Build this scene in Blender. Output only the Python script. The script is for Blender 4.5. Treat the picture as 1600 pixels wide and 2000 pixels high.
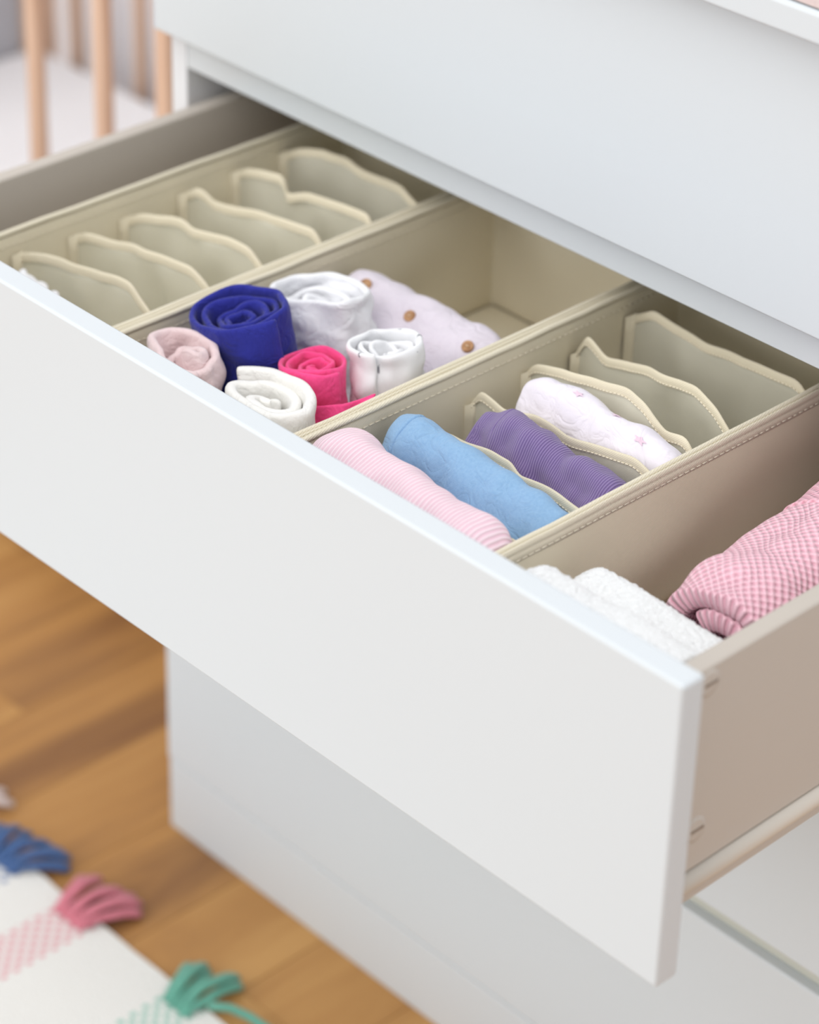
import bpy, math, random
from mathutils import Vector, Matrix, noise

for o in list(bpy.data.objects):
    bpy.data.objects.remove(o, do_unlink=True)
SC = bpy.context.scene
COL = SC.collection
PI = math.pi
random.seed(7)

# ------------------------------------------------------------------ camera
cd = bpy.data.cameras.new('camera')
cam = bpy.data.objects.new('camera', cd)
COL.objects.link(cam)
RIGHT = Vector((0.68039842, 0.73258645, 0.01936707))
UP = Vector((-0.36447866, 0.31535045, 0.87619028))
DIR = Vector((-0.63577771, 0.60321736, -0.48157608))
m3 = Matrix((RIGHT, UP, -DIR)).transposed()
cam.matrix_world = Matrix.Translation((0.70098, -0.88900, 1.55925)) @ m3.to_4x4()
cd.sensor_fit = 'VERTICAL'
cd.sensor_height = 36.0
cd.lens = 5347.35 / 2000 * 36
cd.shift_x = 0.0398
cd.shift_y = -0.1850
cd.clip_start = 0.05
cd.dof.use_dof = True
cd.dof.focus_distance = 1.665
cd.dof.aperture_fstop = 4.2
SC.camera = cam

# ------------------------------------------------------------------ light
w = bpy.data.worlds.new('world')
SC.world = w
w.use_nodes = True
bg = w.node_tree.nodes['Background']
bg.inputs[0].default_value = (0.96, 0.98, 1.0, 1)
bg.inputs[1].default_value = 1.0


def area(name, loc, target, size, size_y, power, col):
    l = bpy.data.lights.new(name, 'AREA')
    l.shape = 'RECTANGLE'
    l.size, l.size_y = size, size_y
    l.energy = power
    l.color = col
    o = bpy.data.objects.new(name, l)
    COL.objects.link(o)
    o.location = loc
    o.rotation_euler = (Vector(target) - Vector(loc)).to_track_quat('-Z', 'Y').to_euler()
    return o


# daylight from a wide window on the left, behind the camera
area('window_daylight', (-2.2, -2.9, 1.75), (-0.3, 0.2, 0.5), 2.6, 1.9, 43, (1.0, 0.985, 0.96))
area('overhead_fill', (-0.2, -1.1, 2.7), (-0.3, 0.2, 0.6), 1.6, 1.6, 23, (1.0, 0.98, 0.96))  # unseen fill light added overhead to brighten the drawer interior
SC.view_settings.view_transform = 'Standard'
SC.view_settings.look = 'None'
SC.view_settings.gamma = 1
SC.view_settings.use_curve_mapping = False
SC.view_settings.exposure = 0.0

# ------------------------------------------------------------------ materials


class N:
    """small wrapper round a node tree"""

    def __init__(self, name):
        self.m = bpy.data.materials.new(name)
        self.m.use_nodes = True
        self.t = self.m.node_tree
        self.b = self.t.nodes['Principled BSDF']

    def n(self, kind, **kw):
        nd = self.t.nodes.new(kind)
        for k, v in kw.items():
            if k.startswith('i_'):
                key = k[2:].replace('_', ' ')
                nd.inputs[key].default_value = v
            else:
                setattr(nd, k, v)
        return nd

    def l(self, a, b):
        self.t.links.new(a, b)

    def math(self, op, a, b=None, c=None):
        nd = self.t.nodes.new('ShaderNodeMath')
        nd.operation = op
        for i, v in enumerate((a, b, c)):
            if v is None:
                continue
            if isinstance(v, (int, float)):
                nd.inputs[i].default_value = v
            else:
                self.l(v, nd.inputs[i])
        return nd.outputs[0]

    def mix(self, fac, a, b):
        nd = self.t.nodes.new('ShaderNodeMix')
        nd.data_type = 'RGBA'
        for i, v in ((0, fac), (6, a), (7, b)):
            if isinstance(v, (int, float)):
                nd.inputs[i].default_value = v
            elif isinstance(v, tuple):
                nd.inputs[i].default_value = (*v, 1) if len(v) == 3 else v
            else:
                self.l(v, nd.inputs[i])
        return nd.outputs[2]

    def bump(self, h, strength, dist):
        nd = self.t.nodes.new('ShaderNodeBump')
        nd.inputs['Strength'].default_value = strength
        nd.inputs['Distance'].default_value = dist
        self.l(h, nd.inputs['Height'])
        self.l(nd.outputs[0], self.b.inputs['Normal'])
        return nd

    def set(self, col=None, rough=None, spec=None, sheen=None):
        if col:
            self.b.inputs['Base Color'].default_value = (*col, 1)
        if rough is not None:
            self.b.inputs['Roughness'].default_value = rough
        if spec is not None:
            self.b.inputs['Specular IOR Level'].default_value = spec
        if sheen:
            self.b.inputs['Sheen Weight'].default_value = sheen
            self.b.inputs['Sheen Roughness'].default_value = 0.5
        return self


def lin(h):
    h = h.lstrip('#')
    v = [int(h[i:i + 2], 16) / 255 for i in (0, 2, 4)]
    return tuple(c / 12.92 if c <= 0.04045 else ((c + 0.055) / 1.055) ** 2.4 for c in v)


def uvnode(k):
    tc = k.n('ShaderNodeTexCoord')
    s = k.n('ShaderNodeSeparateXYZ')
    k.l(tc.outputs['UV'], s.inputs[0])
    return tc, s.outputs[0], s.outputs[1]


def mat_plain(name, col, rough=0.4, spec=0.4, nscale=300, nstr=0.02):
    k = N(name).set(col, rough, spec)
    tc = k.n('ShaderNodeTexCoord')
    nz = k.n('ShaderNodeTexNoise', i_Scale=nscale, i_Detail=2.0)
    k.l(tc.outputs['Object'], nz.inputs['Vector'])
    k.bump(nz.outputs[0], nstr, 0.001)
    return k.m


def mat_cloth(name, col, col2=None, weave=900.0, bump=0.25, sheen=0.25, mottled=0.0, wr=3.0):
    k = N(name).set(col, 0.92, 0.12, sheen)
    tc = k.n('ShaderNodeTexCoord')
    nz = k.n('ShaderNodeTexNoise', i_Scale=weave, i_Detail=3.0)
    k.l(tc.outputs['Object'], nz.inputs['Vector'])
    # weave plus soft small creases
    cr = k.n('ShaderNodeTexNoise', i_Scale=55.0, i_Detail=2.0, i_Distortion=1.4)
    k.l(tc.outputs['Object'], cr.inputs['Vector'])
    crs = k.math('POWER', k.math('ABSOLUTE', k.math('MULTIPLY_ADD', cr.outputs[0], 2.0, -1.0)), 0.8)
    hh = k.math('ADD', k.math('MULTIPLY', nz.outputs[0], bump * 2.0), k.math('MULTIPLY', crs, wr))
    k.bump(hh, 0.5, 0.0007)
    if col2:
        n2 = k.n('ShaderNodeTexNoise', i_Scale=weave * 0.35, i_Detail=4.0)
        k.l(tc.outputs['Object'], n2.inputs['Vector'])
        f = k.math('MULTIPLY', n2.outputs[0], mottled if mottled else 1.0)
        k.l(k.mix(f, col, col2), k.b.inputs['Base Color'])
    return k.m


def mat_ribbed(name, col, dark, pitch, bump, axis=1):
    """ribs that ring the roll: bands along the roll's own length (UV v, in metres)"""
    k = N(name).set(col, 0.9, 0.12, 0.3)
    tc, u, v = uvnode(k)
    nz = k.n('ShaderNodeTexNoise', i_Scale=28.0, i_Detail=2.0)
    k.l(tc.outputs['Object'], nz.inputs['Vector'])
    c = v if axis else u
    ph = k.math('ADD', k.math('MULTIPLY', c, 2 * PI / pitch), k.math('MULTIPLY', nz.outputs[0], 5.0))
    s = k.math('SINE', ph)
    h = k.math('MULTIPLY_ADD', s, 0.5, 0.5)
    k.l(k.mix(h, dark, col), k.b.inputs['Base Color'])
    k.bump(h, bump, 0.0009)
    return k.m


def mat_nonwoven(name, col, pitch=0.0016, bump=0.35, transl=0.0, rough=0.85):
    """spun fabric with a fine embossed dot grid"""
    k = N(name).set(col, rough, 0.2, 0.15)
    tc = k.n('ShaderNodeTexCoord')
    s = k.n('ShaderNodeSeparateXYZ')
    k.l(tc.outputs['Object'], s.inputs[0])
    a = k.math('ADD', s.outputs[0], s.outputs[1])
    q = 2 * PI / pitch
    h = k.math('MULTIPLY', k.math('SINE', k.math('MULTIPLY', a, q)),
               k.math('SINE', k.math('MULTIPLY', k.math('ADD', s.outputs[2], k.math('MULTIPLY', s.outputs[1], 0.5)), q)))
    h = k.math('MULTIPLY_ADD', h, 0.5, 0.5)
    k.l(k.mix(k.math('MULTIPLY', h, 0.35), col, tuple(c * 0.72 for c in col)), k.b.inputs['Base Color'])
    k.bump(h, bump, 0.0006)
    if transl:
        out = k.t.nodes['Material Output']
        tr = k.n('ShaderNodeBsdfTranslucent')
        tr.inputs[0].default_value = (*col, 1)
        mx = k.n('ShaderNodeMixShader')
        mx.inputs[0].default_value = transl
        k.l(k.b.outputs[0], mx.inputs[1])
        k.l(tr.outputs[0], mx.inputs[2])
        k.l(mx.outputs[0], out.inputs[0])
    return k.m


def mat_knit(name, col, dark, pu=0.0052, pv=0.0058, bump=1.0):
    k = N(name).set(col, 0.95, 0.1, 0.3)
    tc, u, v = uvnode(k)
    nz = k.n('ShaderNodeTexNoise', i_Scale=120.0, i_Detail=2.0)
    k.l(tc.outputs['Object'], nz.inputs['Vector'])
    wob = k.math('MULTIPLY', nz.outputs[0], 1.0)
    a = k.math('SINE', k.math('ADD', k.math('MULTIPLY', u, 2 * PI / pu), wob))
    b = k.math('SINE', k.math('ADD', k.math('MULTIPLY', v, 2 * PI / pv), wob))
    h = k.math('MULTIPLY_ADD', k.math('MULTIPLY', a, b), 0.5, 0.5)
    h = k.math('POWER', h, 0.7)
    k.l(k.mix(h, dark, col), k.b.inputs['Base Color'])
    k.bump(h, bump, 0.0022)
    return k.m


def mat_wood(name, c1, c2, c3, axis='y', sc=1.0, rough=0.45, rnd=0.0):
    k = N(name).set(c1, rough, 0.35)
    g = k.n('ShaderNodeNewGeometry')
    mp = k.n('ShaderNodeMapping')
    s = {'y': (16 * sc, 1.6 * sc, 16 * sc), 'z': (30 * sc, 30 * sc, 2.5 * sc)}[axis]
    mp.inputs['Scale'].default_value = s
    k.l(g.outputs['Position'], mp.inputs[0])
    oi = k.n('ShaderNodeObjectInfo')
    off = k.n('ShaderNodeVectorMath', operation='ADD')
    k.l(mp.outputs[0], off.inputs[0])
    cx = k.n('ShaderNodeCombineXYZ')
    k.l(k.math('MULTIPLY', oi.outputs['Random'], 37.0 if rnd else 0.0), cx.inputs[1])
    k.l(cx.outputs[0], off.inputs[1])
    nz = k.n('ShaderNodeTexNoise', i_Scale=1.0, i_Detail=6.0, i_Roughness=0.6, i_Distortion=0.6)
    k.l(off.outputs[0], nz.inputs['Vector'])
    rp = k.n('ShaderNodeValToRGB')
    e = rp.color_ramp.elements
    e[0].position, e[0].color = 0.33, (*c2, 1)
    e[1].position, e[1].color = 0.66, (*c3, 1)
    m = e.new(0.5)
    m.color = (*c1, 1)
    k.l(k.math('ADD', nz.outputs[0], k.math('MULTIPLY_ADD', oi.outputs['Random'], rnd, -rnd / 2)), rp.inputs[0])
    k.l(rp.outputs[0], k.b.inputs['Base Color'])
    k.bump(nz.outputs[0], 0.08, 0.002)
    return k.m


M = {}
M['white'] = mat_plain('white_lacquer', (0.625, 0.66, 0.685), 0.38, 0.35)
M['side_metal'] = mat_plain('beige_drawer_metal', (0.53, 0.48, 0.425), 0.5, 0.35)
M['rail_metal'] = mat_plain('pale_rail_metal', (0.66, 0.61, 0.54), 0.4, 0.4)
M['slot'] = mat_plain('slot_metal', (0.25, 0.2, 0.16))
M['lit_gap'] = mat_plain('lit_gap_tone', (0.56, 0.565, 0.50), 0.5, 0.3)  # greenish light bouncing off the recessed rail, put into the colour
M['carcass'] = mat_plain('white_carcass_board', (0.72, 0.73, 0.75), 0.5, 0.3)
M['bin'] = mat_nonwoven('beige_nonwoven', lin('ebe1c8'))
M['bin_edge'] = mat_nonwoven('beige_edging', lin('ede4cd'), 0.0018, 0.5)
M['divider'] = mat_nonwoven('pale_mesh_divider', lin('f3f0e2'), 0.0013, 0.3, transl=0.45)
M['binding'] = mat_nonwoven('divider_binding', lin('e5dbc2'), 0.0015, 0.25)
M['thread'] = mat_plain('cream_thread', lin('ece3cf'), 0.8, 0.1)
M['liner'] = mat_nonwoven('drawer_liner', lin('c9bfab'), 0.0024, 0.5)
M['navy'] = mat_cloth('navy_jersey', lin('34389a'), lin('292d80'), 1100, 0.25, 0.15)
M['white_c'] = mat_cloth('white_jersey', lin('f0f0f3'), None, 900, 0.2)
M['cream'] = mat_cloth('cream_plush', lin('f3f1ec'), None, 500, 0.45, 0.5)
M['hotpink'] = mat_cloth('hot_pink_jersey', lin('fb5896'), lin('f04a87'), 1100, 0.2, 0.2)
M['palepink'] = mat_cloth('pale_pink_jersey', lin('ecd7d6'), lin('e2c9ca'), 800, 0.3)
M['lilac'] = mat_cloth('pale_lilac_cotton', lin('e6dee6'), lin('dcd2de'), 900, 0.2)
M['blue'] = mat_cloth('light_blue_denim', lin('98bbda'), lin('7fa5cc'), 1500, 0.35, 0.2)
M['star_c'] = mat_cloth('lavender_white_cotton', lin('ebe5ee'), None, 900, 0.2)
M['star_p'] = mat_cloth('pink_print', lin('e6cbdb'), None, 900, 0.2)
M['pinkrib'] = mat_ribbed('pink_ribbed_knit', lin('f7e0e8'), lin('eec9d6'), 0.0027, 0.7)
M['purple'] = mat_ribbed('purple_corduroy', lin('9581b1'), lin('735f92'), 0.0016, 0.7)
M['knit'] = mat_knit('pink_garter_knit', lin('fcd0dc'), lin('e6a3b5'))
M['knit_hem'] = mat_knit('pink_rib_hem', lin('fbc6d4'), lin('e6a0b3'), 0.0075, 0.0055)
M['terry'] = mat_cloth('white_terry', lin('eff0f0'), None, 1000, 0.9, 0.6)
M['wood'] = mat_wood('oak_floor', lin('b3834c'), lin('8a613c'), lin('c4955a'), 'y', 0.8, 0.42, 0.10)
M['crib_wood'] = mat_wood('beech_wood', lin('d9b8a0'), lin('cba78e'), lin('e2c6b0'), 'z', 1.0, 0.5)
M['button'] = mat_wood('button_wood', lin('b98d66'), lin('9a6f4c'), lin('c9a079'), 'y', 8.0, 0.5)
M['button_in'] = mat_plain('button_thread', lin('d9bd9c'), 0.7, 0.1)
M['mattress'] = mat_cloth('white_mattress_sheet', lin('f7f7f9'), None, 200, 0.2, wr=0.0)
M['grey_panel'] = mat_plain('grey_painted_board', lin('b9bbc2'), 0.6, 0.2)
M['wall'] = mat_plain('pale_lilac_wall', lin('f4f5fb'), 0.8, 0.2, 60, 0.05)
M['dustypink'] = mat_cloth('dusty_pink_cloth', lin('c9b5b0'), None, 500, 0.3)
for nm, c in (('t_blue', '47679a'), ('t_pink', 'd9808f'), ('t_green', '6cb09c'), ('t_pale', 'ead9d4')):
    M[nm] = mat_cloth('yarn_' + nm[2:], lin(c), tuple(x * 0.75 for x in lin(c)), 600, 0.6, 0.3)


def mat_print(name):
    """white jersey with small grey printed marks"""
    k = N(name).set((0.86, 0.86, 0.87), 0.92, 0.12, 0.25)
    tc = k.n('ShaderNodeTexCoord')
    nz = k.n('ShaderNodeTexNoise', i_Scale=75.0, i_Detail=1.5, i_Distortion=1.2)
    k.l(tc.outputs['Object'], nz.inputs['Vector'])
    rp = k.n('ShaderNodeValToRGB')
    rp.color_ramp.elements[0].position = 0.635
    rp.color_ramp.elements[1].position = 0.665
    k.l(nz.outputs[0], rp.inputs[0])
    k.l(k.mix(rp.outputs[0], lin('eeeef0'), lin('8f9096')), k.b.inputs['Base Color'])
    n2 = k.n('ShaderNodeTexNoise', i_Scale=900.0)
    k.l(tc.outputs['Object'], n2.inputs['Vector'])
    k.bump(n2.outputs[0], 0.2, 0.0006)
    return k.m


M['print'] = mat_print('white_printed_jersey')


def mat_rug(name, stripes):
    k = N(name).set(lin('e6e5e1'), 0.95, 0.1, 0.3)
    g = k.n('ShaderNodeNewGeometry')
    s = k.n('ShaderNodeSeparateXYZ')
    k.l(g.outputs['Position'], s.inputs[0])
    x, y = s.outputs[0], s.outputs[1]
    a = k.math('SINE', k.math('MULTIPLY', x, 2 * PI / 0.0130))
    b = k.math('SINE', k.math('MULTIPLY', y, 2 * PI / 0.0130))
    pat = k.math('GREATER_THAN', k.math('MULTIPLY', a, b), 0.05)
    col = lin('e6e5e1')
    for xc, wd, c in stripes:
        inside = k.math('LESS_THAN', k.math('ABSOLUTE', k.math('SUBTRACT', x, xc)), wd / 2)
        col = k.mix(k.math('MULTIPLY', k.math('MULTIPLY', inside, pat), 0.75), col, lin(c))
    k.l(col, k.b.inputs['Base Color'])
    nz = k.n('ShaderNodeTexNoise', i_Scale=350.0, i_Detail=3.0)
    k.l(g.outputs['Position'], nz.inputs['Vector'])
    k.bump(nz.outputs[0], 0.6, 0.003)
    return k.m


STRIPES = [(-0.945, 0.045, 'ead0cc'), (-0.848, 0.045, '5a78a8'), (-0.752, 0.045, 'd9808f'), (-0.610, 0.040, '7fbcaa')]
M['rug'] = mat_rug('woven_rug', STRIPES)

# ------------------------------------------------------------------ geometry helpers
ORG = {}


def tag(o, label=None, cat=None, group=None, kind=None):
    if label:
        o['label'] = label
    if cat:
        o['category'] = cat
    if group:
        o['group'] = group
    if kind:
        o['kind'] = kind
    return o


def thing(name, loc, label, cat, group=None):
    o = bpy.data.objects.new(name, None)
    o.empty_display_size = 0.05
    COL.objects.link(o)
    o.location = loc
    ORG[o.name] = Vector(loc)
    return tag(o, label, cat, group)


def mesh(name, verts, faces, mat, parent=None, origin=None, smooth=True, uvs=None):
    """verts in world coordinates; stored relative to the parent's (or own) origin"""
    org = ORG[parent.name] if parent else Vector(origin if origin else (0, 0, 0))
    me = bpy.data.meshes.new(name)
    me.from_pydata([tuple(Vector(v) - org) for v in verts], [], faces)
    if uvs:
        ul = me.uv_layers.new(name='UVMap')
        for poly in me.polygons:
            for li in poly.loop_indices:
                ul.data[li].uv = uvs[me.loops[li].vertex_index]
    me.materials.append(mat)
    if smooth:
        for p_ in me.polygons:
            p_.use_smooth = True
    me.update()
    o = bpy.data.objects.new(name, me)
    COL.objects.link(o)
    if parent:
        o.parent = parent
    else:
        o.location = org
    ORG[o.name] = org
    return o


def box(name, x0, x1, y0, y1, z0, z1, mat, parent=None, bevel=0.0, seg=2, origin=None):
    v = [(x, y, z) for x in (x0, x1) for y in (y0, y1) for z in (z0, z1)]
    f = [(0, 1, 3, 2), (4, 6, 7, 5), (0, 4, 5, 1), (2, 3, 7, 6), (0, 2, 6, 4), (1, 5, 7, 3)]
    o = mesh(name, v, f, mat, parent, origin, smooth=bevel > 0)
    if bevel:
        b = o.modifiers.new('bevel', 'BEVEL')
        b.width = bevel
        b.segments = seg
        b.limit_method = 'ANGLE'
        b.harden_normals = True
    return o


def grid(rows, closed_u=False, flip=False):
    """rows: list of equal-length point lists -> verts, faces"""
    n, m = len(rows), len(rows[0])
    v = [p for r in rows for p in r]
    f = []
    for i in range(n if closed_u else n - 1):
        for j in range(m - 1):
            a, b = i * m + j, ((i + 1) % n) * m + j
            q = (a, b, b + 1, a + 1)
            f.append(q[::-1] if flip else q)
    return v, f


def tube(pts, r, seg=8, closed=False, flat=None):
    """tube along pts; r number or list; flat=(sx, sz) squashes the section (frame: side, up)"""
    pts = [Vector(p) for p in pts]
    n = len(pts)
    v, f = [], []
    for i, p in enumerate(pts):
        a = pts[(i - 1) % n] if (closed or i > 0) else pts[0]
        b = pts[(i + 1) % n] if (closed or i < n - 1) else pts[-1]
        t = (b - a).normalized()
        side = t.cross(Vector((0, 0, 1)))
        if side.length < 1e-4:
            side = Vector((1, 0, 0))
        side.normalize()
        up = side.cross(t).normalized()
        rr = r[i] if isinstance(r, (list, tuple)) else r
        sx, sz = flat if flat else (1, 1)
        for k in range(seg):
            th = 2 * PI * k / seg
            v.append(p + side * (rr * sx * math.cos(th)) + up * (rr * sz * math.sin(th)))
    for i in range(n if closed else n - 1):
        for k in range(seg):
            a, b = i * seg + k, i * seg + (k + 1) % seg
            c, d = ((i + 1) % n) * seg + (k + 1) % seg, ((i + 1) % n) * seg + k
            f.append((a, b, c, d))
    if not closed:
        f.append(tuple(range(seg))[::-1])
        f.append(tuple((n - 1) * seg + k for k in range(seg)))
    return v, f


def join(parts):
    V, F = [], []
    for v, f in parts:
        o = len(V)
        V += list(v)
        F += [tuple(i + o for i in q) for q in f]
    return V, F


def nz(*a):
    return noise.noise(Vector(a))


def solid(o, th, offset=0.0, sub=1):
    s = o.modifiers.new('thickness', 'SOLIDIFY')
    s.thickness = th
    s.offset = offset
    if sub:
        d = o.modifiers.new('smooth', 'SUBSURF')
        d.levels = d.render_levels = sub
    return o


# ------------------------------------------------------------------ floor, wall
floor = box('floor', -3.4, 2.2, -2.6, 1.0, -0.06, -0.012, M['wood'], origin=(0, 0, 0))
tag(floor, kind='structure')
PW, PL = 0.105, 0.62
pm = None
for i in range(17):
    for j in range(-2, 3):
        x0 = -1.75 + i * PW
        y0 = j * PL + (i * 0.37 % 1) * PL - 0.45
        y1 = min(y0 + PL, 0.995)
        if y0 > 0.8:
            continue
        ends = (y1 - y0) < PL - 1e-6
        if pm is None or ends:
            p_ = box('plank', x0 + 0.0002, x0 + PW - 0.0002, y0, y1 - 0.0004, -0.012, 0.0, M['wood'], floor, 0.0005, 1)
            if not ends:
                pm, pm0 = p_, (x0, y0)
        else:
            p_ = pm.copy()
            COL.objects.link(p_)
            p_.parent = floor
            p_.location = (x0 - pm0[0], y0 - pm0[1], 0)
tag(box('wall_back', -3.4, 2.2, 1.0, 1.08, -0.06, 2.6, M['wall'], origin=(0, 1.0, 0)), kind='structure')
tag(box('baseboard_back', -3.4, 2.2, 0.986, 0.9995, 0.0, 0.07, M['white'], origin=(0, 0.99, 0), bevel=0.003), kind='structure')

# ------------------------------------------------------------------ dresser
T = 0.0173          # front thickness
D = 0.3043          # plane of the closed fronts
XL = -0.7995        # left end of the fronts
CB = 0.86           # back of the carcass
dr = thing('dresser', (XL / 2, 0.55, 0), 'white chest of drawers with one drawer pulled open', 'dresser')
box('side_panel', XL, XL + 0.018, D + T, CB, 0, 0.955, M['carcass'], dr, 0.001)
box('side_panel', -0.018, 0.0, D + T, CB, 0, 0.955, M['carcass'], dr, 0.001)
box('back_panel', XL + 0.018, -0.018, CB - 0.006, CB, 0.03, 0.955, M['carcass'], dr)
box('top_panel', XL - 0.012, 0.012, 0.280, CB + 0.005, 0.955, 0.9750, M['white'], dr, 0.003, 3)
for z0, z1 in ((0.7275, 0.764), (0.500, 0.534), (0.2555, 0.290)):
    box('front_rail', XL + 0.0185, -0.0185, D + T, D + T + 0.06, z0, z1, M['white'], dr, 0.001)
box('bottom_panel', XL + 0.0185, -0.0185, D + T, CB - 0.007, 0.06, 0.078, M['carcass'], dr)
# closed fronts
box('lit_gap_strip', XL + 0.002, -0.002, D + 0.0085, D + T - 0.0005, 0.2770, 0.2910, M['lit_gap'], dr, 0.0005)  # added strip, coloured like the rail where reflected light reaches the gap
box('drawer_front', XL, 0, D, D + T - 0.001, 0.758, 0.952, M['white'], dr, 0.0022, 3)
box('drawer_front', XL, 0, D, D + T - 0.001, 0.2915, 0.517, M['white'], dr, 0.0022, 3)
box('drawer_front', XL, 0, D, D + T - 0.001, 0.0735, 0.2768, M['white'], dr, 0.0022, 3)
box('plinth', XL + 0.0025, -0.002, D, D + T - 0.001, 0.0, 0.0730, M['white'], dr, 0.0012, 2)
# the open drawer: its front, with the box behind it
dw = box('open_drawer', XL, 0, 0, T, 0.538, 0.738, M['white'], dr, 0.0022, 3)
tag(dw, 'smooth white front of the pulled-out drawer')
SX = 0.0325
ST = 0.0125
DB = 0.440
for s in (0, 1):
    xo, xi = (-SX, -SX - ST) if s else (XL + SX, XL + SX + ST)
    a, b = min(xo, xi), max(xo, xi)
    sd = box('drawer_side', a, b, T, DB, 0.5645, 0.7036, M['side_metal'], dw, 0.0022, 3)
    tag(sd, 'beige metal drawer side')
    c = (a + b) / 2
    sg = 1 if s else -1
    # slide rail: a rounded bar with a darker channel under it
    v, f = tube([(xo - sg * 0.001, T + 0.001, 0.5575), (xo - sg * 0.001, 0.46, 0.5575)], 0.0068, 14, flat=(0.8, 1.0))
    mesh('slide_rail', v, f, M['rail_metal'], dw)
    box('rail_channel', c - 0.0055, c + 0.0055, T + 0.001, 0.46, 0.542, 0.5520, M['side_metal'], dw, 0.001)
    # cover caps over the fixing screws
    for zc in (0.6925, 0.5935):
        rows = []
        for r, h in ((0.0, 0.0008), (0.0060, 0.0008), (0.0082, 0.0005), (0.0086, -0.0002)):
            rows.append([(xo + sg * h, 0.0625 + r * math.cos(2 * PI * k / 24), zc + r * math.sin(2 * PI * k / 24)) for k in range(25)])
        v, f = grid(rows)
        mesh('screw_cap', v, f, M['side_metal'], dw)
        box('screw_slot', min(xo, xo + sg * 0.0011), max(xo, xo + sg * 0.0011), 0.0585, 0.0690, zc - 0.0012, zc + 0.0006,
            M['slot'], dw)
box('drawer_bottom', XL + SX + ST, -SX - ST, T, DB, 0.578, 0.588, M['liner'], dw)
box('drawer_back', XL + SX + ST, -SX - ST, DB - 0.012, DB, 0.588, 0.690, M['side_metal'], dw, 0.001)

# ------------------------------------------------------------------ fabric organisers
FZ = 0.5895


def rect_loop(x0, x1, y0, y1, r, n):
    """points round a rectangle with rounded corners, n per side"""
    pts = []
    cor = [(x1 - r, y0 + r, -PI / 2), (x1 - r, y1 - r, 0), (x0 + r, y1 - r, PI / 2), (x0 + r, y0 + r, PI)]
    for i, (cx, cy, a0) in enumerate(cor):
        for k in range(4):
            a = a0 + PI / 2 * k / 3
            pts.append((cx + r * math.cos(a), cy + r * math.sin(a)))
        nx_, ny_, na = cor[(i + 1) % 4]
        ex, ey = nx_ + r * math.cos(na), ny_ + r * math.sin(na)
        sx, sy = pts[-1]
        for k in range(1, n):
            t = k / n
            pts.append((sx + (ex - sx) * t, sy + (ey - sy) * t))
    return pts


def bow(x, y, z, x0, x1, y0, y1, zt, seed, amp):
    """fabric walls lean and ripple a little, more in the middle of a side"""
    t = (z - FZ) / (zt - FZ)
    cx, cy = (x0 + x1) / 2, (y0 + y1) / 2
    wx = abs(x - cx) / ((x1 - x0) / 2)
    wy = abs(y - cy) / ((y1 - y0) / 2)
    side = 1 if wx > wy * 1.0 and abs(x - cx) > (x1 - x0) / 2 - 0.004 else 0
    a = amp * nz(x * 14 + seed, y * 14, z * 16 + seed * 2) * (math.sin(PI * max(0, t) / 0.86) if t < 0.86 else 0.0)
    if side:
        return (x + a * (1 - wy ** 4), y, z)
    return (x, y + a * (1 - wx ** 4), z)


def organiser(x0, x1, y0, y1, zt, seed, label, amp=0.006):
    bn = thing('drawer_organizer', ((x0 + x1) / 2, (y0 + y1) / 2, FZ), label, 'organizer', 'beige fabric organizers in the open drawer')
    lp = rect_loop(x0, x1, y0, y1, 0.004, 16)
    zs = [FZ + 0.0015 + (zt - 0.002 - FZ - 0.0015) * k / 10 for k in range(11)]
    rows = []
    for (x, y) in lp:
        rows.append([bow(x, y, z, x0, x1, y0, y1, zt, seed, amp) for z in zs])
    v, f = grid(rows, closed_u=True)
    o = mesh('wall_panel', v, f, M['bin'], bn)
    solid(o, 0.003, -1.0 if False else 0.0, 1)
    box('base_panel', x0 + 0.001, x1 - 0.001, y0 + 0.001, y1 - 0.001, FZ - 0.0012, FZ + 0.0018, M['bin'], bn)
    # rim: inner piping, outer fold and the sewn band under it
    def off(d, z, wob=0.0004):
        l2 = rect_loop(x0 - d, x1 + d, y0 - d, y1 + d, 0.005, 24)
        return [(x + wob * nz(x * 60, y * 60, seed), y, z + 0.0008 * nz(x * 25, y * 25, seed + 3)) for x, y in l2]
    v, f = tube(off(-0.0009, zt), 0.0019, 8, True, flat=(0.9, 1.0))
    mesh('rim_piping', v, f, M['bin_edge'], bn)
    v, f = tube(off(0.0016, zt - 0.0018), 0.0021, 8, True, flat=(0.55, 1.3))
    mesh('rim_fold', v, f, M['bin_edge'], bn)
    lo = off(0.0012, zt - 0.0115)
    hi = off(0.0014, zt - 0.003)
    v, f = grid([[a, b] for a, b in zip(lo, hi)], closed_u=True)
    o = mesh('rim_band', v, f, M['bin_edge'], bn)
    solid(o, 0.0012, 0, 0)
    # stitches along the band
    st = []
    L2 = rect_loop(x0 - 0.0019, x1 + 0.0019, y0 - 0.0019, y1 + 0.0019, 0.005, 70)
    L3 = rect_loop(x0 + 0.0018, x1 - 0.0018, y0 + 0.0018, y1 - 0.0018, 0.005, 70)
    for L_ in (L2, L3):
        for k in range(0, len(L_) - 1):
            a, b = Vector((*L_[k], zt - 0.0098)), Vector((*L_[k + 1], zt - 0.0098))
            if (b - a).length < 0.0012:
                continue
            st.append(tube([a.lerp(b, 0.08), a.lerp(b, 0.82)], 0.00042, 4))
    v, f = join(st)
    tag(mesh('stitching', v, f, M['thread'], bn), kind='stuff')
    return bn


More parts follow.
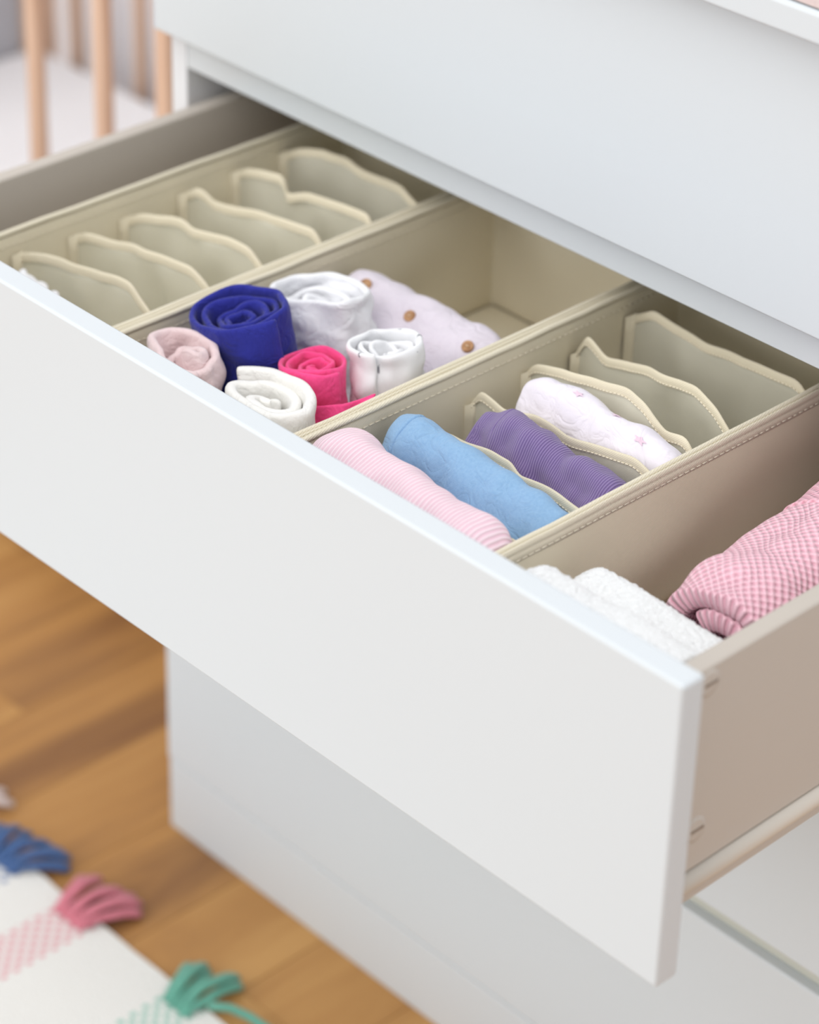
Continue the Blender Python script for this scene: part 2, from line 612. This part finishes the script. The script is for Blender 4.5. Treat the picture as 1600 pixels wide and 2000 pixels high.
def divider(bn, top, x_end_z, seed, tape=0.0062, stitch=False):
    """a soft partition hanging across an organiser; top = points of its upper edge"""
    pts = [Vector(p) for p in top]
    # resample
    dense = []
    for a, b in zip(pts[:-1], pts[1:]):
        n = max(2, int((b - a).length / 0.003))
        for k in range(n):
            dense.append(a.lerp(b, k / n))
    dense.append(pts[-1])
    sm = dense[:]
    for _ in range(2):
        sm = [sm[0]] + [(sm[i - 1] + sm[i] * 2 + sm[i + 1]) / 4 for i in range(1, len(sm) - 1)] + [sm[-1]]
    rows = []
    A, B = pts[0], pts[-1]
    for p in sm:
        t = (p.x - A.x) / (B.x - A.x)
        col = []
        for k in range(11):
            q = k / 10
            z = p.z + (FZ + 0.002 - p.z) * q
            env = math.sin(PI * min(max(t, 0), 1)) ** 0.7
            dy = env * (0.006 * math.sin(PI * q) * nz(p.x * 22, q * 2.2, seed) + 0.0035 * nz(p.x * 40, q * 3, seed + 7) * (1 - q * 0.5))
            col.append((p.x, p.y + dy, z))
        rows.append(col)
    v, f = grid(rows)
    d = mesh('divider', v, f, M['divider'], bn)
    solid(d, 0.0009, 0, 0)
    # binding tape folded over the upper edge and down the left end
    trow = []
    for p, c in zip(sm, rows):
        y = c[0][1]
        trow.append([(p.x, y - 0.0013, p.z - tape), (p.x, y - 0.0014, p.z - tape * 0.5), (p.x, y - 0.0011, p.z - 0.0003), (p.x, y, p.z + 0.0007),
                     (p.x, y + 0.0011, p.z - 0.0003), (p.x, y + 0.0014, p.z - tape * 0.5), (p.x, y + 0.0013, p.z - tape)])
    v, f = grid(trow)
    mesh('top_binding', v, f, M['binding'], d)
    v2 = []
    for dx, dy in ((0.0, -0.0040), (0.0012, -0.0046), (0.0040, -0.0016), (0.0062, -0.0014), (0.0062, 0.0014), (0.0035, 0.0016), (0.0012, 0.0045), (0.0, 0.0040)):
        v2.append([(A.x + dx - 0.0005, A.y + dy, A.z + 0.001 + dx * 0.6 + (FZ + 0.004 - A.z) * k / 6) for k in range(7)])
    v, f = grid(v2)
    o = mesh('side_binding', v, f, M['binding'], d)
    solid(o, 0.0006, 0, 0)
    if stitch:
        st = []
        for i in range(0, len(sm) - 1):
            a, b = Vector((sm[i].x, rows[i][0][1] - 0.0017, sm[i].z - tape * 0.82)), Vector((sm[i + 1].x, rows[i + 1][0][1] - 0.0017, sm[i + 1].z - tape * 0.82))
            st.append(tube([a.lerp(b, 0.1), a.lerp(b, 0.8)], 0.00038, 4))
        v, f = join(st)
        tag(mesh('stitching', v, f, M['thread'], d), kind='stuff')
    return d


Y0, Y1, RZ = 0.026, 0.4125, 0.6925
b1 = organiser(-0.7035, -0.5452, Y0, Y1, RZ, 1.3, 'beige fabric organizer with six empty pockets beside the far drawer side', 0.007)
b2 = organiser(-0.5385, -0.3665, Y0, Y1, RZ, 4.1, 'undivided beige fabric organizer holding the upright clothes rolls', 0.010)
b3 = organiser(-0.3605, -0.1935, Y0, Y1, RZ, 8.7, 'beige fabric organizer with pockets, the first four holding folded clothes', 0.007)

DIV1 = [
    [(-0.7005, 0.1005, 0.674), (-0.6885, 0.1005, 0.6803), (-0.6639, 0.1005, 0.6888), (-0.6424, 0.1005, 0.6925), (-0.6189, 0.1005, 0.6955), (-0.5925, 0.1005, 0.7010), (-0.5721, 0.1005, 0.7035), (-0.5630, 0.1005, 0.696), (-0.5475, 0.1005, 0.686)],
    [(-0.7005, 0.1493, 0.672), (-0.6847, 0.1495, 0.6811), (-0.6561, 0.15, 0.686), (-0.6297, 0.1505, 0.6917), (-0.6045, 0.151, 0.6951), (-0.5707, 0.1517, 0.6984), (-0.5575, 0.1519, 0.693), (-0.5475, 0.1521, 0.684)],
    [(-0.7005, 0.1955, 0.671), (-0.6816, 0.1959, 0.6817), (-0.6502, 0.1969, 0.6917), (-0.6332, 0.1974, 0.694), (-0.6262, 0.1976, 0.691), (-0.5929, 0.1985, 0.6975), (-0.5667, 0.1993, 0.6990), (-0.5475, 0.1999, 0.685)],
    [(-0.7005, 0.2498, 0.673), (-0.6826, 0.25, 0.6853), (-0.6741, 0.2501, 0.6851), (-0.6679, 0.2502, 0.6796), (-0.6299, 0.2508, 0.6879), (-0.5913, 0.2513, 0.6947), (-0.559, 0.2518, 0.6985), (-0.5475, 0.252, 0.686)],
    [(-0.7005, 0.3005, 0.675), (-0.6877, 0.3003, 0.683), (-0.6462, 0.2995, 0.6943), (-0.6409, 0.2994, 0.6896), (-0.6397, 0.2994, 0.6801), (-0.6198, 0.299, 0.6889), (-0.5802, 0.2982, 0.6954), (-0.5524, 0.2977, 0.6970), (-0.5475, 0.2976, 0.688)],
    [(-0.7005, 0.348, 0.676), (-0.6826, 0.3479, 0.6866), (-0.6527, 0.3476, 0.6965), (-0.6312, 0.3473, 0.6976), (-0.6077, 0.3471, 0.6947), (-0.5695, 0.3467, 0.6975), (-0.5475, 0.3465, 0.687)],
]
for i, t in enumerate(DIV1):
    divider(b1, t, 0.686, 11.0 + i * 3.1)
DIV3 = [
    [(-0.3575, 0.1100, 0.655), (-0.330, 0.1095, 0.660), (-0.290, 0.1080, 0.666), (-0.2445, 0.1060, 0.6720), (-0.2319, 0.1030, 0.6760), (-0.2199, 0.0990, 0.6770), (-0.1965, 0.0930, 0.684)],
    [(-0.3575, 0.1560, 0.662), (-0.3266, 0.1565, 0.676), (-0.2907, 0.1560, 0.681), (-0.2696, 0.1550, 0.683), (-0.2620, 0.1540, 0.677), (-0.228, 0.1480, 0.6836), (-0.1965, 0.1420, 0.686)],
    [(-0.3575, 0.2063, 0.6640), (-0.3473, 0.2062, 0.6790), (-0.3261, 0.2058, 0.6748), (-0.2969, 0.2054, 0.6836), (-0.2742, 0.2051, 0.6798), (-0.2396, 0.2045, 0.6867), (-0.2144, 0.2042, 0.6910), (-0.1965, 0.2039, 0.686)],
    [(-0.3575, 0.2580, 0.6680), (-0.3488, 0.257, 0.6790), (-0.3212, 0.2538, 0.6882), (-0.2725, 0.2482, 0.700), (-0.2582, 0.2465, 0.7032), (-0.2412, 0.2445, 0.7014), (-0.2235, 0.2425, 0.69), (-0.2056, 0.2404, 0.6950), (-0.1965, 0.2394, 0.687)],
    [(-0.3575, 0.3056, 0.6650), (-0.3457, 0.3035, 0.6850), (-0.3247, 0.2997, 0.6779), (-0.2806, 0.2917, 0.6923), (-0.2501, 0.2861, 0.6982), (-0.2353, 0.2834, 0.7013), (-0.2150, 0.2800, 0.696), (-0.1965, 0.2764, 0.684)],
    [(-0.3575, 0.3588, 0.6745), (-0.3347, 0.3572, 0.6889), (-0.2863, 0.3538, 0.6851), (-0.2406, 0.3507, 0.6912), (-0.2052, 0.3482, 0.6944), (-0.1965, 0.3476, 0.688)],
]
for i, t in enumerate(DIV3):
    divider(b3, t, 0.686, 41.0 + i * 2.7, stitch=True)

# ------------------------------------------------------------------ rolled clothes


def ridge(x, y, z):
    return (1 - abs(nz(x, y, z)) * 2.0) ** 2 if abs(nz(x, y, z)) < 0.5 else 0.0


def roll_fn(P, a, e1, rin, rmaj, rmin, turns, L, seed, amp=0.10, crump=0.0015, th0=0.0, edge=0.004, sink=0.0,
            taper=0.0, flap=0.0, bulge=0.0, cfreq=45.0, ramp=1.0, amp_in=0.0, crease=0.0, cring=70.0, bend=0.0, tap0=None):
    P, a, e1 = Vector(P), Vector(a).normalized(), Vector(e1).normalized()
    e1 = (e1 - a * e1.dot(a)).normalized()
    e2 = a.cross(e1)

    def fn(t, v):
        th = th0 + t * turns * 2 * PI
        k = rin / rmaj + (1 - rin / rmaj) * t ** ramp
        am = amp + amp_in * (1 - t) ** 1.5
        k *= 1 + am * nz(math.cos(th) * 1.3 + seed, math.sin(th) * 1.3, seed * 1.7 + t * turns * 0.55 + v * 0.9)
        if flap and t > 0.93:
            k += flap * ((t - 0.93) / 0.07) ** 1.5
        for e, tp in ((v / 0.16, taper if tap0 is None else tap0), ((1 - v) / 0.16, taper)):
            if tp and e < 1:
                k *= 1 - tp * (1 - e) ** 2.2
        k *= 1 + bulge * math.sin(PI * v)
        rise = edge * nz(th * 0.55, seed + 5, 0) * v ** 3 - sink * (1 - t) * v ** 3
        ofx = amp_in * rmaj * 0.35 * (1 - t)
        q = P + a * (L * v + rise) + e1 * (rmaj * k * math.cos(th) + ofx * nz(seed, t * 5, 1)) + e2 * (rmin * k * math.sin(th) + ofx * nz(seed, t * 5, 7))
        q += e1 * bend * math.sin(PI * v)
        c = crump * nz(q.x * cfreq + seed, q.y * cfreq, q.z * cfreq) + crump * 0.5 * nz(q.x * cfreq * 2.3, q.y * cfreq * 2.3 + seed, q.z * cfreq * 2.3)
        if crease:
            w_ = L * v
            c += crease * (ridge(math.cos(th) * 0.9 + seed * 3, math.sin(th) * 0.9 + w_ * 9, w_ * cring + t * 3) - 0.4) * (0.35 + 0.65 * t)
        n = (e1 * math.cos(th) + e2 * math.sin(th))
        return q + n * c * (0.4 + 0.6 * t)
    return fn


def roll_mesh(name, fn, turns, L, rmean, mat, th, origin=None, parent=None, per=34, M_=22, sub=1, t0=0.0, t1=1.0, v0=0.0, v1=1.0):
    N_ = max(12, int(per * turns * (t1 - t0)))
    rows, uvs = [], []
    arc = 0.0
    prev = None
    for i in range(N_ + 1):
        t = t0 + (t1 - t0) * i / N_
        r = [fn(t, v0 + (v1 - v0) * j / M_) for j in range(M_ + 1)]
        if prev:
            arc += (r[M_ // 2] - prev).length
        prev = r[M_ // 2]
        rows.append(r)
        uvs += [(arc, L * (v0 + (v1 - v0) * j / M_)) for j in range(M_ + 1)]
    v, f = grid(rows)
    o = mesh(name, v, f, mat, parent, origin, uvs=uvs)
    return solid(o, th, 0.0, sub)


def rolled(name, label, cat, group, mat, P, a, e1, rin, rmaj, rmin, turns, L, seed, th, M_=22, per=34, **kw):
    fn = roll_fn(P, a, e1, rin, rmaj, rmin, turns, L, seed, **kw)
    o = roll_mesh(name, fn, turns, L, rmaj, mat, th, origin=P, M_=M_, per=per)
    tag(o, label, cat, group)
    return o, fn


UPR = 'upright clothes rolls in the middle organizer'
FLD = 'rolled clothes in the pocketed organizer'
B = FZ + 0.006
# navy roll
rolled('rolled_shirt', 'navy blue jersey garment rolled up tight between pale pink and white rolls', 'clothes', UPR, M['navy'],
       (-0.4715, 0.1420, B), (-0.16, -0.13, 1), (1, 0.25, 0), 0.004, 0.0375, 0.0330, 4.2, 0.119, 2.2, 0.0042, per=40, M_=26,
       amp=0.10, amp_in=0.55, crump=0.004, th0=-1.6, edge=0.005, sink=0.012, flap=0.05, crease=0.0018, cring=40)
# white roll at the back
rolled('rolled_shirt', 'plain white jersey roll behind the navy one against the organizer wall', 'clothes', UPR, M['white_c'],
       (-0.476, 0.199, B), (-0.16, -0.02, 1), (1, 0.2, 0), 0.006, 0.0365, 0.0285, 3.2, 0.103, 6.4, 0.0048, per=40, M_=30,
       amp=0.14, amp_in=0.5, crump=0.006, th0=2.4, edge=0.012, sink=0.016, cfreq=38, crease=0.0042, cring=55)
# hot pink roll
hp, hpf = rolled('rolled_shirt', 'hot pink garment rolled into a small cylinder with a loose flap', 'clothes', UPR, M['hotpink'],
                 (-0.418, 0.134, B), (-0.12, 0.03, 1), (1, 0.3, 0), 0.003, 0.0240, 0.0235, 3.6, 0.0985, 3.1, 0.0030, per=40, M_=26,
                 amp=0.08, amp_in=0.6, crump=0.003, th0=2.2, edge=0.004, sink=0.005, crease=0.0008, cring=25)
rows = []
TOPE = [(-0.4350, 0.1090, 0.6640), (-0.4180, 0.1090, 0.6740), (-0.4030, 0.1150, 0.6790), (-0.3900, 0.1235, 0.6820), (-0.3810, 0.1315, 0.6870), (-0.3735, 0.1380, 0.6920)]
for i in range(21):
    t = i / 20 * (len(TOPE) - 1)
    k = min(int(t), len(TOPE) - 2)
    p0 = Vector(TOPE[k]).lerp(Vector(TOPE[k + 1]), t - k)
    low = p0.z - 0.050 + 0.042 * (i / 20) ** 1.5
    rows.append([(p0.x + 0.002 * math.sin(s_ * 3) - 0.004 * s_, p0.y - 0.0045 * math.sin(s_ * 2.4) + 0.003 * nz(i * 0.3, s_ * 3, 2), p0.z + (low - p0.z) * s_) for s_ in [q / 9 for q in range(10)]])
v, f = grid(rows)
solid(mesh('loose_flap', v, f, M['hotpink'], hp), 0.002, 0, 1)
# white printed roll
rolled('rolled_shirt', 'white jersey roll with small grey printed marks beside the hot pink one', 'clothes', UPR, M['print'],
       (-0.390, 0.176, B), (-0.14, 0.02, 1), (1, 0.3, 0), 0.004, 0.0265, 0.0255, 3.2, 0.1075, 9.3, 0.0036, per=40, M_=26,
       amp=0.14, amp_in=0.6, crump=0.005, th0=3.6, edge=0.008, sink=0.010, cfreq=60, crease=0.0025, cring=60)
# cream plush roll by the front
rolled('rolled_bodysuit', 'thick cream white roll close behind the drawer front', 'clothes', UPR, M['cream'],
       (-0.4050, 0.0775, B), (-0.10, 0.06, 1), (1, -0.20, 0), 0.007, 0.0425, 0.0265, 2.3, 0.1035, 12.9, 0.0072, per=40,
       amp=0.08, amp_in=0.6, crump=0.004, th0=1.2, edge=0.005, sink=0.010, crease=0.001, cring=30)
# pale pink bundle
rolled('rolled_leggings', 'crumpled pale pink bundle in the front corner beside the navy roll', 'clothes', UPR, M['palepink'],
       (-0.4740, 0.0720, B), (-0.12, 0.06, 1), (1, -0.32, 0), 0.005, 0.0350, 0.0215, 2.6, 0.1020, 17.4, 0.0060, per=40, M_=26,
       amp=0.10, amp_in=0.5, crump=0.006, th0=2.2, edge=0.012, sink=0.003, cfreq=48, crease=0.0030, cring=45)
# lilac shirt with wooden buttons
FA = Vector((0, 0.76, 0.65))
ls, lsf = rolled('folded_shirt', 'pale lilac buttoned shirt folded flat behind the rolls', 'clothes', None, M['lilac'],
                 (-0.5225, 0.2480, 0.6585), (1, -0.02, 0.0), FA, 0.006, 0.0370, 0.0185, 2.2, 0.1430, 21.7, 0.0050,
                 amp=0.06, crump=0.004, th0=3.46, taper=0.12, edge=0.004, cfreq=40, M_=36, per=44, crease=0.0012, cring=12)


def surface_at(fn, tgt_dir, v, turns):
    """outermost-turn point of a roll that lies furthest along tgt_dir"""
    best = None
    for i in range(120):
        t = 1 - (i / 120) / turns
        p = fn(t, v)
        s = p.dot(tgt_dir)
        if best is None or s > best[0]:
            best = (s, p, t)
    return best[1], best[2]


bn_dir = Vector((0.15, -0.62, 0.77)).normalized()
for v_, ang in ((0.15, 62), (0.48, 70), (0.885, 72)):
    p = lsf((ang + 720 - 198.2) / 792.0, v_)
    c = p + bn_dir * 0.0038
    s1 = Vector((1, 0, 0))
    s2 = bn_dir.cross(s1).normalized()
    s1 = s2.cross(bn_dir)
    rows = []
    for r, h in ((0.0, 0.0), (0.0024, 0.0), (0.0029, 0.0006), (0.0038, 0.0006), (0.0043, 0.0), (0.0043, -0.0012), (0.0, -0.0012)):
        rows.append([c + s1 * (r * math.cos(2 * PI * k / 20)) + s2 * (r * math.sin(2 * PI * k / 20)) + bn_dir * h for k in range(21)])
    vv, ff = grid(rows)
    bt = mesh('button', vv, ff, M['button'], ls)
    tag(bt, 'round brown wooden button')
    vv, ff = tube([c - s1 * 0.0011 + bn_dir * 0.0004, c + s1 * 0.0011 + bn_dir * 0.0004], 0.0005, 6)
    mesh('button_thread', vv, ff, M['button_in'], bt)

# ---- lying rolls in the pockets of the right organiser (axis along x)
X = Vector((1, 0, 0))
Zv = (0, 0, 1)
rolled('rolled_romper', 'pale pink ribbed garment roll in the pocket nearest the drawer front', 'clothes', FLD, M['pinkrib'],
       (-0.348, 0.0730, 0.6600), (1, -0.03, -0.06), Zv, 0.006, 0.0620, 0.0335, 2.6, 0.149, 31.3, 0.0070,
       amp=0.05, crump=0.0070, th0=-0.5, taper=0.24, edge=0.003, M_=48, per=44, cfreq=30, crease=0.0016, cring=14)
bl, blf = rolled('rolled_jeans', 'light blue denim garment roll between the ribbed pink and purple rolls', 'clothes', FLD, M['blue'],
                 (-0.3440, 0.1330, 0.6490), (1, -0.05, 0.0), Zv, 0.006, 0.0510, 0.0215, 2.6, 0.1440, 35.8, 0.0065,
                 amp=0.05, crump=0.0050, th0=-0.5, taper=0.14, edge=0.003, M_=40, per=44, cfreq=34, crease=0.0010, cring=18)
fn2 = lambda t, v: blf(t, v) + (blf(t, 0.5) - Vector((-0.272, 0.130, 0.649))).normalized() * 0.0030 - X * 0.001
o = roll_mesh('cuff', fn2, 2.6, 0.144, 0.04, M['blue'], 0.0035, parent=bl, t0=0.62, t1=1.0, v0=0.0, v1=0.10, per=40, M_=6)
tag(o, 'turned-up denim cuff')
pu, puf = rolled('rolled_trousers', 'purple corduroy garment roll in the third pocket', 'clothes', FLD, M['purple'],
                 (-0.3200, 0.1825, 0.6480), (1, -0.04, 0.0), Zv, 0.004, 0.0470, 0.0215, 3.0, 0.1190, 44.1, 0.0050,
                 amp=0.06, crump=0.0075, crease=0.0028, cring=24, th0=3.3, taper=0.12, edge=0.003, M_=36, per=40, cfreq=40)
fn3 = lambda t, v: puf(t, v) + (puf(t, 0.5) - Vector((-0.26, 0.178, 0.648))).normalized() * 0.0012 - X * 0.001
roll_mesh('waistband', fn3, 3.0, 0.119, 0.04, M['purple'], 0.003, parent=pu, t0=0.66, t1=1.0, v0=0.0, v1=0.17, per=40, M_=8)
sr, srf = rolled('rolled_pajamas', 'lavender white garment roll with faint pink stars in the fourth pocket', 'clothes', FLD, M['star_c'],
                 (-0.3270, 0.2320, 0.6530), (1, -0.05, 0.0), Zv, 0.005, 0.0490, 0.0190, 2.6, 0.1300, 52.6, 0.0060,
                 amp=0.06, crump=0.0045, th0=-0.5, taper=0.18, edge=0.003, M_=36, per=44, crease=0.0012, cring=16)
for (v_, dt, rot) in ((0.34, 0.00, 0.2), (0.80, 0.01, 0.9), (0.58, -0.012, 0.5)):
    p0, tc_ = surface_at(srf, Vector((0.1, -0.25, 1)), v_, 2.6)
    tc_ = min(0.98, tc_ + dt)
    vs = []
    for k in range(10):
        r = 0.0052 if k % 2 == 0 else 0.0024
        an = rot + 2 * PI * k / 10
        dv = r * math.cos(an) / 0.130
        dtt = r * math.sin(an) / (2 * PI * 0.036 * 2.6)
        q = srf(tc_ + dtt, v_ + dv)
        vs.append(q)
    cq = sum(vs, Vector()) / 10
    nrm = Vector((0.0, (cq.y - 0.2290) / 0.0190 ** 2, (cq.z - 0.653) / 0.049 ** 2)).normalized()
    vs = [q + nrm * 0.0036 for q in vs]
    c2 = srf(tc_, v_) + nrm * 0.0038
    mesh('printed_star', vs + [c2], [(k, (k + 1) % 10, 10) for k in range(10)], M['star_p'], sr)

# white scalloped cloth peeking over the drawer front in the first pocket
rows = []
for i in range(41):
    t = i / 40
    x = -0.676 + 0.058 * t
    rows.append([(x, 0.084 - 0.02 * s + 0.002 * math.sin(t * 30), 0.678 + 0.0035 * abs(math.sin(t * 11)) - 0.006 * t - 0.07 * s) for s in (0, 0.1, 0.3, 0.6, 1.0)])
v, f = grid(rows)
o = mesh('folded_bib', v, f, M['white_c'], None, (-0.66, 0.08, 0.6))
solid(o, 0.006, 0, 1)
tag(o, 'white cloth with a scalloped edge peeking over the drawer front', 'clothes')

# ------------------------------------------------------------------ towel and knitted jumper on the drawer bottom
fz = 0.5885


def towel():
    x0, x1, y0, y1 = -0.1850, -0.0475, 0.022, 0.143
    nx, ny = 180, 160
    rows = []
    for i in range(nx + 1):
        u = i / nx
        r = []
        for j in range(ny + 1):
            s = j / ny
            x = x0 + (x1 - x0) * u
            y = y0 + (y1 - y0) * s + 0.010 * (u - 0.5)
            # two folded thicknesses with a groove between them, rounded edges all round
            ex = min(1, u / 0.20) if u < 0.5 else min(1, (1 - u) / 0.06)
            ex = math.sqrt(max(0, 1 - (1 - ex) ** 2))
            if s < 0.52:
                q = s / 0.52
                h = 0.096 + 0.019 * math.sqrt(max(0, 1 - (2 * q - 1) ** 4))
                if s < 0.12:
                    h *= math.sqrt(max(0, 1 - (1 - s / 0.12) ** 2))
            else:
                q = (s - 0.52) / 0.48
                h = 0.082 + 0.008 * math.sqrt(max(0, 1 - (2 * q - 1) ** 2))
                if q > 0.55:
                    h *= math.sqrt(max(0, 1 - ((q - 0.55) / 0.45) ** 2.2))
            h *= ex
            h *= 1 - 0.11 * u - 0.04 * u * s
            n = 0.004 * nz(x * 30, y * 30, 1.0) + 0.0006 * nz(x * 420, y * 420, 3.0) + 0.0009 * nz(x * 900, y * 900, 5.0)
            r.append((x + 0.0012 * nz(x * 400, y * 400, 9), y + 0.0012 * nz(x * 400, y * 400, 19), fz + 0.0015 + max(0.0, h + n * min(1, h / 0.02))))
        rows.append(r)
    v, f = grid(rows)
    # close underneath
    n0 = len(v)
    per = [i * (ny + 1) for i in range(nx + 1)] + [nx * (ny + 1) + j for j in range(1, ny + 1)] + \
          [i * (ny + 1) + ny for i in range(nx - 1, -1, -1)] + [j for j in range(ny - 1, 0, -1)]
    f.append(tuple(per))
    o = mesh('folded_towel', v, f, M['terry'], None, (-0.12, 0.085, fz))
    tag(o, 'white terry towel folded in the near corner of the open drawer', 'towel')


towel()
KP = Vector((-0.0965, 0.1500, 0.6385))
KA = Vector((-0.05, 1, 0.06))
jr, jf = rolled('folded_sweater', 'pink chunky knitted sweater rolled up beside the white towel', 'sweater', None, M['knit'],
                KP, KA, (1, 0, 0.1), 0.019, 0.0465, 0.0450, 1.7, 0.230, 61.2, 0.0150,
                amp=0.10, crump=0.005, th0=1.25 * PI, taper=0.10, tap0=0.06, edge=0.004, M_=60, per=60, cfreq=30)
kc = lambda v: KP + KA.normalized() * 0.23 * v
fn4 = lambda t, v: jf(t, v) + (jf(t, v) - kc(v)).normalized() * (0.0075 + 0.002 * math.sin(v * 9))
o = roll_mesh('ribbed_hem', fn4, 1.75, 0.23, 0.04, M['knit_hem'], 0.0075, parent=jr, t0=0.30, t1=0.985, v0=0.47, v1=0.70, per=60, M_=16)

# ------------------------------------------------------------------ rug
RY = 0.1745
rg = thing('rug', (-0.75, -0.2, 0), 'white woven rug with coloured stripes and tassels on the wooden floor', 'rug')
rows = []
for i in range(91):
    x = -1.45 + 1.35 * i / 90
    rows.append([(x, -0.9 + (RY + 0.9 + 0.002 * nz(x * 30, 3, 0)) * j / 40 if j < 40 else RY + 0.002 * nz(x * 30, 3, 0), 0.0032 + 0.0006 * nz(x * 9, j * 0.3, 0)) for j in range(41)])
v, f = grid(rows)
o = mesh('rug_body', v, f, M['rug'], rg, smooth=False)
s = o.modifiers.new('thickness', 'SOLIDIFY')
s.thickness = 0.0032
s.offset = -1 if False else 0


def tassel(xc, mat, tips, base_w=0.036, r=0.0052):
    """a bunch of flat yarn strands that fans out from the rug edge"""
    parts = []
    for i, (tx, ty) in enumerate(tips):
        bx = xc + base_w * ((i + 0.5) / len(tips) - 0.5)
        pts, rad = [], []
        for k in range(10):
            t = k / 9
            x = bx + (tx - bx) * (t ** 1.2)
            y = RY - 0.020 + (ty - RY + 0.020) * t
            pts.append((x + 0.003 * nz(i * 3, t * 3, xc), y, 0.0062 + (0.006 + 0.006 * (i % 2)) * math.sin(PI * min(1, t * 0.95)) - 0.002 * t))
            rad.append(r * (0.50 + 0.55 * t ** 0.7) if t < 0.95 else r * 0.75)
        parts.append(tube(pts, rad, 8, flat=(1.1, 0.65)))
    v, f = join(parts)
    return mesh('tassel', v, f, mat, rg)


tag(tassel(-0.945, M['t_pale'], [(-0.985, 0.205), (-0.955, 0.215), (-0.925, 0.218), (-0.905, 0.212)]), 'pale tassel')
tag(tassel(-0.848, M['t_blue'], [(-0.890, 0.188), (-0.876, 0.196), (-0.864, 0.200), (-0.838, 0.203), (-0.826, 0.206), (-0.814, 0.205), (-0.803, 0.197)]), 'blue tassel')
tag(tassel(-0.752, M['t_pink'], [(-0.786, 0.200), (-0.776, 0.208), (-0.760, 0.206), (-0.750, 0.212), (-0.738, 0.216), (-0.728, 0.214), (-0.718, 0.207)]), 'pink tassel')
tag(tassel(-0.610, M['t_green'], [(-0.642, 0.198), (-0.633, 0.206), (-0.624, 0.204), (-0.604, 0.217), (-0.595, 0.213)], base_w=0.030), 'green tassel')
v, f = tube([(-0.592, 0.176, 0.008), (-0.578, 0.187, 0.009), (-0.560, 0.193, 0.008), (-0.540, 0.196, 0.006), (-0.515, 0.190, 0.006)], 0.0035, 8)
tag(mesh('tassel', v, f, M['t_green'], rg), 'single loose green strand')

# ------------------------------------------------------------------ crib beyond the dresser
CX0, CX1, CY0, CY1, CH = -1.815, -1.0614, 0.520, 0.935, 0.92
cb = thing('crib', (-1.44, 0.73, 0), 'beech wood crib with upright slats standing left of the dresser', 'crib')


for px in (CX0 + 0.012, CX1):
    for py in (CY0, CY1):
        box('post', px - 0.010, px + 0.010, py - (0.0 if py < 0.7 else 0.03), py + (0.045 if py < 0.7 else 0.012), 0, CH, M['crib_wood'], cb, 0.003, 3)


def slat(x, y):
    v, f = tube([(x, y, 0.115), (x, y, CH - 0.03)], 0.0090, 16)
    return mesh('slat', v, f, M['crib_wood'], cb)


for k in range(6):
    slat(-1.1507 - 0.1039 * k, CY0 + 0.004)
for xx in (-1.738, -1.616, -1.494, -1.372, -1.250, -1.128):
    slat(xx, CY1)
for y in (CY0, CY1):
    box('rail', CX0 + 0.012, CX1, y - 0.012, y + 0.012, 0.09, 0.125, M['crib_wood'], cb, 0.003)
    box('rail', CX0 + 0.012, CX1, y - 0.012, y + 0.012, CH - 0.04, CH, M['crib_wood'], cb, 0.003)
tag(box('end_panel', CX0 - 0.004, CX0 + 0.008, CY0 + 0.046, CY1 - 0.031, 0.09, 0.66, M['grey_panel'], cb, 0.002), 'grey painted end board')
for k in range(4):
    slat(CX1, CY0 + 0.100 + 0.078 * k)
for z in (0.09, CH - 0.035):
    box('rail', CX1 - 0.009, CX1 + 0.009, CY0 + 0.04, CY1 - 0.02, z, z + 0.035, M['crib_wood'], cb, 0.003)
box('base_board', CX0 + 0.014, CX1 - 0.01, CY0 + 0.014, CY1 - 0.014, 0.125, 0.140, M['crib_wood'], cb)
mt = box('mattress', CX0 + 0.012, CX1 - 0.008, CY0 + 0.014, CY1 - 0.011, 0.1405, 0.250, M['mattress'], None, 0.014, 5, origin=(-1.44, 0.73, 0.14))
tag(mt, 'white sheeted mattress lying inside the wooden crib', 'mattress')

# ------------------------------------------------------------------ cloth on the dresser top
rows = []
for i in range(25):
    r = []
    for j in range(25):
        u, s = i / 24, j / 24
        x = -0.42 + 0.36 * u
        y = 0.2835 + 0.40 * s
        e = min(min(u, 1 - u), min(s, 1 - s)) * 2
        h = 0.016 * math.sqrt(min(1, e / 0.12)) * (1 + 0.2 * nz(x * 12, y * 12, 0))
        r.append((x, y, 0.9760 + h))
    rows.append(r)
v, f = grid(rows)
per = [i * 25 for i in range(25)] + [24 * 25 + j for j in range(1, 25)] + [i * 25 + 24 for i in range(23, -1, -1)] + [j for j in range(23, 0, -1)]
f.append(tuple(per))
o = mesh('folded_blanket', v, f, M['dustypink'], None, (-0.24, 0.5, 0.9755))
tag(o, 'dusty pink folded blanket lying on the dresser top', 'blanket')
